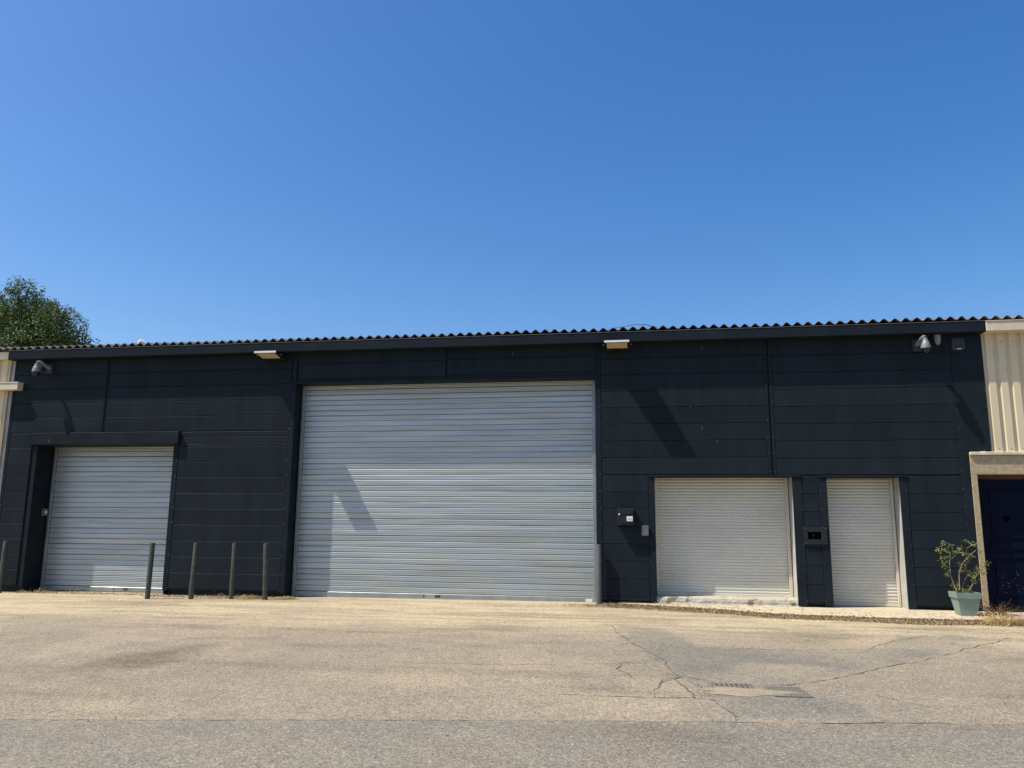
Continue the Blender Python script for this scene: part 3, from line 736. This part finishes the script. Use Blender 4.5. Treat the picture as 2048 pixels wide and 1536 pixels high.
sensor(4.93, -0.10, 4.428, 'small hanging sensor beside the right camera, under the fascia')
sensor(-12.19, -0.10, 4.428, 'small hanging sensor beside the left camera, under the fascia')
# rounded flat box
def rrect(x0, x1, z0, z1, r, n_=5):
    out = []
    for cx, cz, a0 in ((x1 - r, z1 - r, 0), (x0 + r, z1 - r, 90), (x0 + r, z0 + r, 180), (x1 - r, z0 + r, 270)):
        for k in range(n_ + 1):
            a = math.radians(a0 + 90 * k / n_); out.append((cx + r * math.cos(a), cz + r * math.sin(a)))
    return out
def prism(mb, outline, y0, y1):
    i = len(mb.v); m_ = len(outline)
    for y in (y0, y1):
        for x, z in outline: mb.v.append((x, y, z)); mb.t.append(0.5)
    for k in range(m_):
        k2 = (k + 1) % m_; mb.f.append((i + k, i + k2, i + m_ + k2, i + m_ + k))
    mb.f.append(tuple(i + k for k in range(m_))[::-1]); mb.f.append(tuple(i + m_ + k for k in range(m_)))
    return mb
t = thing('wireless_box', 'flat rounded square box with a pale rim, top right corner of the facade', 'box', (5.28, -0.02, 4.33))
part('rim', prism(MB(), rrect(5.185, 5.375, 4.335, 4.535, 0.045), -0.030, -0.005), 'keypad', t)
part('cover', prism(MB(), rrect(5.193, 5.367, 4.343, 4.527, 0.040), -0.040, -0.0301), 'black', t)
part('indicator', MB().box(5.245, 5.315, -0.043, -0.0401, 4.346, 4.358), 'label', t)

# ------------------------------------------------------------------ mailbox, keypad, intercom slot, switch
t = thing('mailbox', 'dark grey wall mailbox with small white name label, left of the window shutter', 'mailbox', (-0.36, 0, 1.36))
part('body', MB().cbox(-0.505, -0.215, -0.1283, -0.004, 1.36, 1.645, 0.008), 'boxdark', t)
part('flap', prism(MB(), [(-0.485, 1.625), (-0.485, 1.585), (-0.44, 1.556), (-0.36, 1.548), (-0.28, 1.556), (-0.235, 1.575), (-0.235, 1.625)], -0.142, -0.1285), 'boxdark', t)
part('door', MB().cbox(-0.435, -0.235, -0.136, -0.1285, 1.40, 1.540, 0.004), 'boxdark', t)
lb = part('name_label', MB().box(-0.345, -0.243, -0.1385, -0.1362, 1.432, 1.515), 'label', t)
for zz, x0_, x1_ in ((1.480, -0.335, -0.252), (1.463, -0.330, -0.262), (1.450, -0.335, -0.256)):
    part('text_line', MB().box(x0_, x1_, -0.1395, -0.1386, zz, zz + 0.006), 'ink', lb)
part('lock', MB().tube([(-0.470, -0.1285, 1.548), (-0.470, -0.142, 1.548)], 0.014, 12), 'label', t)
t = thing('key_reader', 'small rounded grey reader box in the mailbox shadow', 'keypad', (-0.035, 0, 1.18))
part('body', prism(MB(), rrect(-0.100, 0.030, 1.180, 1.365, 0.025), -0.05, -0.0045), 'keypad', t)
part('cover', prism(MB(), rrect(-0.092, 0.022, 1.192, 1.357, 0.025), -0.068, -0.0501), 'keypad', t)
t = thing('intercom_panel', 'dark framed plate with black slot on the pier between the white shutters', 'intercom', (2.79, 0, 1.065))
bx = MB()
for a in ((2.605, 2.975, 1.275, 1.350), (2.605, 2.975, 1.067, 1.150), (2.605, 2.665, 1.1505, 1.2745), (2.882, 2.975, 1.1505, 1.2745)): bx.cbox(a[0], a[1], -0.030, 0.0, a[2], a[3], 0.004)
part('plate', bx, 'boxdark', t)
part('slot', MB().box(2.6655, 2.8815, -0.004, 0.0, 1.1508, 1.2742), 'void', t)
part('lens', MB().tube([(2.755, -0.0045, 1.215), (2.755, -0.010, 1.215)], 0.016, 12), 'black', t)
sc2 = MB()
for x in (2.625, 2.955):
    for z in (1.085, 1.33): sc2.tube([(x, -0.0305, z), (x, -0.036, z)], 0.008, 6)
part('screws', sc2, 'screw', t, stuff=True)
t = thing('switch_box', 'small pale switch box on the left jamb of the smaller shutter', 'switch', (-12.06, 0.22, 1.46))
part('body', MB().cbox(-12.1115, -12.05, 0.30, 0.40, 1.455, 1.60, 0.006), 'keypad', t)
part('button', MB().box(-12.0495, -12.044, 0.325, 0.375, 1.50, 1.555), 'label', t)

# ------------------------------------------------------------------ bollards
def bollard(loc, h, r, m, label):
    t = thing('bollard', label, 'bollard', loc, 'steel bollards along the facade')
    x, y, z = loc
    mb = MB().lathe([(r, -0.1), (r, h - 0.012), (r * 0.93, h - 0.003)], loc, 20); part('post', mb, m, t, angle=35)
    mb = MB().lathe([(r * 0.92, h - 0.0028), (r * 0.90, h + 0.004), (r * 0.3, h + 0.007)], loc, 20); part('cap', mb, m, t, angle=50)
    return t
def bl(x, y, lean, label):
    return (x, y, ZG(x, y)), lean, label
proto = bollard((-8.93, -0.72, ZG(-8.93, -0.72)), 0.99, 0.045, 'bollard', 'dark steel bollard in front of the small shutter, leftmost whole one')
for (x, y, lab) in ((-8.15, -0.60, 'dark steel bollard just right of the small shutter, second whole one from left'), (-7.435, -0.47, 'dark steel bollard third from left, dry weeds at its right foot'), (-6.78, -0.48, 'dark steel bollard nearest the left edge of the wide shutter'), (-12.41, -0.22, 'dark steel bollard cut off by the left photo edge')):
    copy_tree(proto, None, (x, y, ZG(x, y)), lab)
for o in scene.objects:
    if o.name.startswith('bollard'): o.rotation_euler = (math.radians(random.gauss(0, 0.9)), math.radians(random.gauss(0, 0.8)), 0)
bollard((-0.835, -0.10, 0.02), 1.0, 0.048, 'bollard2', 'grey round post at the right edge of the wide shutter')

# ------------------------------------------------------------------ drain grates
def grate(cx, cy, label, nb, w, d, rot):
    z = ZG(cx, cy) + 0.0045
    t = thing('drain_grate', label, 'drain', (cx, cy, z), 'storm drain grates'); t.rotation_euler = (math.atan2(ZG(cx, cy + d / 2) - ZG(cx, cy - d / 2), d), math.atan2(ZG(cx - w / 2, cy) - ZG(cx + w / 2, cy), w), rot)
    def P(mb, nm, m):
        mb.v = [(a + cx, b_ + cy, c_ + z) for a, b_, c_ in mb.v]; return part(nm, mb, m, t)
    for a in ((-w / 2, w / 2, -d / 2, -d / 2 + 0.025), (-w / 2, w / 2, d / 2 - 0.025, d / 2), (-w / 2, -w / 2 + 0.025, -d / 2 + 0.0255, d / 2 - 0.0255), (w / 2 - 0.025, w / 2, -d / 2 + 0.0255, d / 2 - 0.0255)):
        P(MB().box(a[0], a[1], a[2], a[3], -0.04, 0.0055), 'frame', 'iron')
    P(MB().box(-w / 2 + 0.026, w / 2 - 0.026, -d / 2 + 0.026, d / 2 - 0.026, -0.001, 0.0005), 'pit', 'pit')
    for k in range(nb):
        x = -w / 2 + 0.045 + (w - 0.09) * k / (nb - 1)
        P(MB().box(x - 0.009, x + 0.009, -d / 2 + 0.0256, d / 2 - 0.0256, 0.001, 0.0050), 'bar', 'iron')
    return t
grate(1.20, -6.57, 'iron drain grate lying open in the grey asphalt patch', 9, 0.33, 0.40, math.radians(6))
grate(0.74, -6.46, 'iron drain grate half buried in sand', 8, 0.40, 0.28, math.radians(4))
mb = MB(); cx, cy = 0.84, -6.63; N_ = 40
for k in range(N_):
    a0, a1 = 2 * math.pi * k / N_, 2 * math.pi * (k + 1) / N_
    def rp(a, q):
        r = (0.30 + 0.06 * math.sin(3 * a + 1) + 0.04 * math.sin(7 * a)) * q
        x = cx + r * 1.35 * math.cos(a); y = cy + r * 0.55 * math.sin(a); return (x, y, ZG(x, y) + 0.003 + 0.022 * (1 - q ** 2))
    for q0, q1 in ((0, 0.4), (0.4, 0.75), (0.75, 1.0)): mb.quad(rp(a0, q0), rp(a0, q1), rp(a1, q1), rp(a1, q0))
solo('sand_drift', mb, 'sand', kind='stuff', label='pale sand washed over the drain grate', cat='sand', smooth=True)

# ------------------------------------------------------------------ potted shrub
PX, PY, PZ = 4.83, -0.60, slabz(4.83, -0.6)
t = thing('potted_shrub', 'sparse leggy shrub in a square sage green plastic pot', 'potted plant', (PX, PY, PZ))
def frustum(mb, r0, z0, r1, z1):
    i = len(mb.v)
    for r, z in ((r0, z0), (r1, z1)):
        for sx, sy in ((-1, -1), (1, -1), (1, 1), (-1, 1)): mb.v.append((PX + sx * r, PY + sy * r, PZ + z)); mb.t.append(0.5)
    for k in range(4): mb.f.append((i + k, i + (k + 1) % 4, i + 4 + (k + 1) % 4, i + 4 + k))
    return i
mb = MB(); i = frustum(mb, 0.115, 0.0, 0.160, 0.262); mb.f.append((i + 3, i + 2, i + 1, i)); pot = part('pot', mb, 'pot', t)
mb = MB(); frustum(mb, 0.172, 0.258, 0.180, 0.345); frustum(mb, 0.180, 0.345, 0.166, 0.345); j = frustum(mb, 0.166, 0.345, 0.160, 0.29); frustum(mb, 0.160, 0.258, 0.172, 0.258); part('rim', mb, 'pot', pot)
mb = MB(); i = frustum(mb, 0.159, 0.30, 0.160, 0.302); mb.f.append((i + 4, i + 5, i + 6, i + 7)); part('soil', mb, 'soil', t)
K = 0.00106
def pp(X_, Y_, dy=0.0): return Vector((PX + (X_ - 500) * K, PY + dy, PZ + (1330 - Y_) * K))
STEMS = [([(400, 1010), (375, 930), (332, 760), (342, 560), (362, 440), (300, 330)], 0.05, 0.010), ([(432, 1000), (438, 880), (450, 720), (500, 580), (600, 470), (690, 400)], -0.05, 0.010),
         ([(460, 1000), (520, 850), (570, 770), (680, 700), (740, 620)], 0.08, 0.006), ([(550, 1000), (620, 880), (645, 800), (760, 650), (810, 570)], -0.08, 0.008),
         ([(560, 520), (570, 430), (572, 370), (640, 330), (700, 315)], -0.06, 0.005), ([(345, 540), (420, 490), (480, 400)], 0.03, 0.005), ([(350, 450), (270, 420), (180, 400)], 0.06, 0.005),
         ([(338, 690), (260, 620), (235, 560)], 0.02, 0.004), ([(620, 860), (660, 790), (700, 690)], 0.02, 0.004), ([(450, 730), (520, 690), (570, 720), (640, 740)], 0.0, 0.004)]
for pts, dy, r in STEMS:
    P3 = [pp(x, y, dy * k / (len(pts) - 1) + 0.02 * math.sin(k * 2.1 + x)) for k, (x, y) in enumerate(pts)]
    Q = []
    for k in range(len(P3) - 1):
        for s_ in range(3): Q.append(P3[k].lerp(P3[k + 1], s_ / 3))
    Q.append(P3[-1]); part('stem', MB().tube(Q, [r * (1 - 0.6 * k / len(Q)) for k in range(len(Q))], 6), 'stem', t, smooth=True)
def leaf(mb, p, d, nrm, ln, wd, tn, fold=0.25):
    d = d.normalized(); s_ = d.cross(nrm)
    if s_.length < 1e-3: s_ = d.cross(Vector((1, 0.2, 0.1)))
    s_.normalize(); u_ = s_.cross(d)
    a = p; b_ = p + d * ln * 0.5 + s_ * wd * 0.5 + u_ * wd * fold; c_ = p + d * ln - u_ * ln * 0.12; e_ = p + d * ln * 0.5 - s_ * wd * 0.5 + u_ * wd * fold
    m_ = p + d * ln * 0.5
    mb.tri(tuple(a), tuple(b_), tuple(m_), tn); mb.tri(tuple(b_), tuple(c_), tuple(m_), tn); mb.tri(tuple(c_), tuple(e_), tuple(m_), tn); mb.tri(tuple(e_), tuple(a), tuple(m_), tn)
def rvec():
    v = Vector((random.gauss(0, 1), random.gauss(0, 1), random.gauss(0, 1))); return v.normalized()
CL = [(290, 310), (240, 320), (330, 330), (185, 395), (195, 435), (260, 420), (330, 420), (400, 415), (470, 390), (500, 375), (440, 430), (270, 520), (232, 560), (285, 590), (240, 625), (310, 515), (345, 500), (290, 770), (310, 740), (690, 310), (650, 320),
      (600, 275), (720, 345), (560, 460), (600, 460), (735, 420), (650, 490), (600, 550), (580, 600), (520, 680), (510, 700), (570, 720), (640, 730), (700, 670), (735, 620), (770, 580), (820, 600), (790, 640), (760, 740), (720, 720), (620, 830), (655, 800),
      (600, 780), (690, 850), (640, 860), (400, 880), (440, 920), (385, 905), (420, 960), (500, 975), (540, 985), (600, 935), (470, 965), (680, 740), (740, 690), (570, 750), (480, 600), (310, 680), (400, 990), (580, 980)]
mb = MB()
for (x, y) in CL:
    dy = random.uniform(-0.09, 0.09)
    for k in range(random.randint(8, 13)):
        p = pp(x, y, dy) + rvec() * random.random() ** 0.5 * 0.036
        d = rvec(); d.z = d.z * 0.6 + 0.1
        leaf(mb, p, d, Vector((-0.2, -0.2, 1)) + rvec() * 0.6, random.uniform(0.026, 0.052), random.uniform(0.014, 0.026), random.random())
part('foliage', mb, 'potleaf', t, tint=True, stuff=True)

# ------------------------------------------------------------------ dry weeds
def weed(name, label, cx, cy, n_, spread, hgt, m, loc_z=None, bias=(0, 0), curl=0.5, blade=0.004):
    z0 = ZG(cx, cy) if loc_z is None else loc_z
    t = thing(name, label, 'weed', (cx, cy, z0), 'dry weeds at the foot of the facade'); mb = MB()
    for k in range(n_):
        a = random.uniform(0, 2 * math.pi); r = spread * random.random() ** 0.6
        p = Vector((cx + 0.5 * r * math.cos(a), cy + 0.4 * r * math.sin(a), z0 - 0.005))
        d = Vector((math.cos(a) * 0.6 + bias[0] + random.gauss(0, .35), math.sin(a) * 0.5 + bias[1] + random.gauss(0, .35), random.uniform(0.3, 1.2)))
        ln = hgt * random.uniform(0.4, 1.1); tn = random.random(); w = blade * random.uniform(0.7, 1.4); prev = None
        for s_ in range(5):
            q = p + d.normalized() * ln * s_ / 4 - Vector((0, 0, 1)) * curl * ln * (s_ / 4) ** 2 * 0.8
            q.z = max(q.z, z0 + 0.004 + 0.02 * random.random()); sd = Vector((d.y, -d.x, 0.3)).normalized() * w * (1 - 0.15 * s_)
            if prev: mb.quad(tuple(prev[0]), tuple(prev[1]), tuple(q + sd), tuple(q - sd), tn)
            prev = (q - sd, q + sd)
        if random.random() < 0.5: leaf(mb, q, rvec(), Vector((0, 0, 1)), 0.03, 0.012, tn)
    part('blades', mb, m, t, tint=True, stuff=True); return t
weed('dry_weed', 'big tangle of straw coloured dry weed beside the pot', 5.12, -1.30, 520, 0.55, 0.34, 'dryleaf', -0.01, (0.15, -0.10), 0.62)
weed('dry_weed', 'brown withered weed climbing behind the green pot', 5.28, -0.55, 170, 0.24, 0.46, 'drybrown', 0.04, (-0.1, 0.1), 0.55)
weed('dry_weed', 'golden dry weed between the third and fourth bollards', -7.18, -0.34, 260, 0.40, 0.22, 'dryleaf', None, (0.2, 0), 0.85)
weed('dry_weed', 'straw weed right of the bollard by the wide shutter', -6.50, -0.22, 150, 0.30, 0.15, 'dryleaf', None, (0.1, 0), 0.9)
weed('dry_weed', 'small straw tuft at the foot of the grey post', -0.66, -0.22, 80, 0.16, 0.13, 'dryleaf', None, (0.1, 0), 0.7)
weed('dry_weed', 'thin dry grass in the left corner of the small shutter', -11.75, -0.02, 90, 0.55, 0.16, 'dryleaf', None, (0, 0), 0.4, 0.003)
weed('dry_weed', 'pale grass tuft by the small shutter near its middle', -11.05, 0.02, 16, 0.12, 0.14, 'dryleaf', None, (0, 0), 0.3, 0.003)
weed('dry_weed', 'thin weeds under the panels between first and second bollards', -7.75, -0.18, 90, 0.6, 0.15, 'drybrown', None, (0, 0), 0.4, 0.003)

# ------------------------------------------------------------------ dead leaf litter and pebbles
mb = MB()
def litter(x, y, z=None):
    z = (ZG(x, y) if z is None else z) + random.uniform(0.003, 0.02); d = rvec(); d.z *= 0.3
    leaf(mb, Vector((x, y, z)), d, Vector((0, 0, 1)) + rvec() * 0.5, random.uniform(0.018, 0.045), random.uniform(0.009, 0.022), random.random())
EX = [e[0] for e in ez]; EY = [e[1] for e in ez]
for k in range(15000):
    x = random.uniform(-0.7, 5.6); ye = float(np.interp(x, EX, EY)); w = 0.30 + 0.22 * float(fbm(np.array([x]), np.array([1.0]), 1.3, 8)[0])
    litter(x, ye - 0.012 - random.random() ** 1.4 * w * 1.25)
for k in range(420):
    x = random.uniform(-0.6, 5.4); ye = float(np.interp(x, EX, EY)); y = min(-0.02, ye * random.random() ** 0.5)
    if y > ye: litter(x, y, slabz(x, y))
for k in range(1100): litter(random.gauss(-0.55, 0.45), -0.25 - abs(random.gauss(0, 0.16)))
for k in range(1500): litter(random.uniform(-9.2, -6.4), -0.2 + random.gauss(0, 0.14))
for k in range(900): litter(random.uniform(-12.2, -9.2), -0.02 + random.gauss(0, 0.10))
for k in range(260): litter(random.gauss(5.2, 0.3), random.gauss(-1.15, 0.2))
solo('leaf_litter', mb, 'litter', kind='stuff', tint=True)
def pebbles(n_, m, smin, smax):
    mb = MB()
    for k in range(n_):
        y = -0.3 - random.random() ** 0.8 * 10; x = random.uniform(-13, 6); s_ = random.uniform(smin, smax); z = ZG(x, y)
        i = len(mb.v); a = random.random() * 6
        for j in range(5):
            an = a + j * 2 * math.pi / 5; r = s_ * random.uniform(0.6, 1.1); mb.v.append((x + r * math.cos(an), y + r * math.sin(an), z - 0.002)); mb.t.append(0.5)
        mb.v.append((x, y, z + s_ * 0.8)); mb.t.append(0.5)
        for j in range(5): mb.f.append((i + j, i + (j + 1) % 5, i + 5))
    solo('gravel', mb, m, kind='stuff')
pebbles(420, 'pebble', 0.006, 0.016); pebbles(140, 'pebblelight', 0.005, 0.011)

# ------------------------------------------------------------------ roof bits
t = thing('vent_pipe', 'short brass coloured bent pipe poking over the roof edge at left', 'pipe', (-11.0, 1.5, 4.98))
part('pipe', MB().tube([(-11.17, 1.5, 5.0), (-11.15, 1.5, 5.20), (-11.07, 1.48, 5.29)], [0.035, 0.035, 0.04], 10), 'brass', t, smooth=True)
part('cap', MB().tube([(-11.08, 1.485, 5.28), (-11.02, 1.47, 5.34)], [0.062, 0.058], 12), 'lampwhite', t)
t = thing('roof_cable', 'thin black cable looping over the roof crests above the right floodlight', 'cable', (-0.2, 0.1, 4.85))
part('wire', MB().tube([(-1.0, 0.6, 4.93), (-0.75, 0.35, 4.945), (-0.45, 0.15, 4.958), (-0.15, 0.0, 4.965), (0.05, -0.05, 4.945), (0.25, -0.05, 4.89)], 0.006, 6), 'cable', t, smooth=True)

# ------------------------------------------------------------------ tree behind the left end
TX, TY = -25.0, 12.5
tr = thing('tree', 'dense leafy green tree rising behind the left end of the roof', 'tree', (TX, TY, 0))
trunk = MB().tube([(TX, TY, -0.2), (TX + 0.1, TY, 1.5), (TX + 0.0, TY + 0.1, 3.2), (TX + 0.3, TY, 5.2), (TX + 0.4, TY, 7.5)], [0.34, 0.27, 0.23, 0.18, 0.09], 12)
for k in range(9):
    a = k * 2.4; z = 3.4 + k * 0.42; e_ = Vector((math.cos(a), math.sin(a), 0)) * random.uniform(1.6, 2.6)
    trunk.tube([(TX + 0.2, TY, z), (TX + 0.2 + e_.x * 0.5, TY + e_.y * 0.5, z + 0.9), (TX + e_.x, TY + e_.y, z + 2.0)], [0.10, 0.06, 0.025], 7)
part('trunk', trunk, 'bark', tr, smooth=True)
LOBES = [(0.9, 0, 9.1, 1.55), (2.6, -0.2, 8.6, 1.25), (0.2, -0.3, 8.2, 1.9), (2.7, 0.3, 7.5, 1.35), (-1.5, 0, 8.8, 1.7), (1.5, -0.9, 7.0, 1.7), (-1.2, -0.8, 7.0, 1.9), (-2.6, 0.4, 7.6, 1.6), (0.6, 1.2, 7.6, 1.9),
         (2.2, -0.6, 6.0, 1.3), (-0.4, 0.4, 6.0, 2.0), (-2.2, 0.2, 6.0, 1.5), (0.3, 0.1, 9.6, 0.85), (-0.5, -0.2, 9.6, 0.9), (1.9, 0.0, 9.5, 0.75), (3.45, 0.0, 8.15, 0.75), (1.3, -0.4, 10.25, 0.6), (3.75, -0.2, 7.1, 0.6), (2.9, -0.5, 9.05, 0.65), (0.6, -1.2, 8.9, 0.8), (2.0, -1.2, 8.0, 0.8), (3.0, -1.0, 7.2, 0.7), (-0.2, -1.6, 7.9, 0.8)]
mb = MB(); clumps = []
for lx, ly, lz, lr in LOBES:
    lt = random.uniform(-0.16, 0.26)
    for k in range(int(150 * lr * lr)):
        v = rvec(); q = 0.35 + 0.68 * random.random() ** 0.6
        clumps.append((Vector((TX + lx, TY + ly, lz - 0.12)) + Vector((v.x, v.y, v.z * 0.95)) * lr * 0.92 * q, v, lt))
for c_, v, lt in clumps:
    tone = min(1, max(0, random.gauss(0.36, 0.20) + lt)); cr_ = random.uniform(0.14, 0.28)
    for k in range(random.randint(14, 22)):
        p = c_ + rvec() * cr_ * random.random() ** 0.5; d = (rvec() + v * 0.6 + Vector((0, 0, -0.25)))
        leaf(mb, p, d, v + rvec() * 0.9 + Vector((0, 0, 0.5)), random.uniform(0.065, 0.12), random.uniform(0.042, 0.07), min(1, max(0, tone + random.gauss(0, 0.12))))
part('crown', mb, 'treeleaf', tr, tint=True)
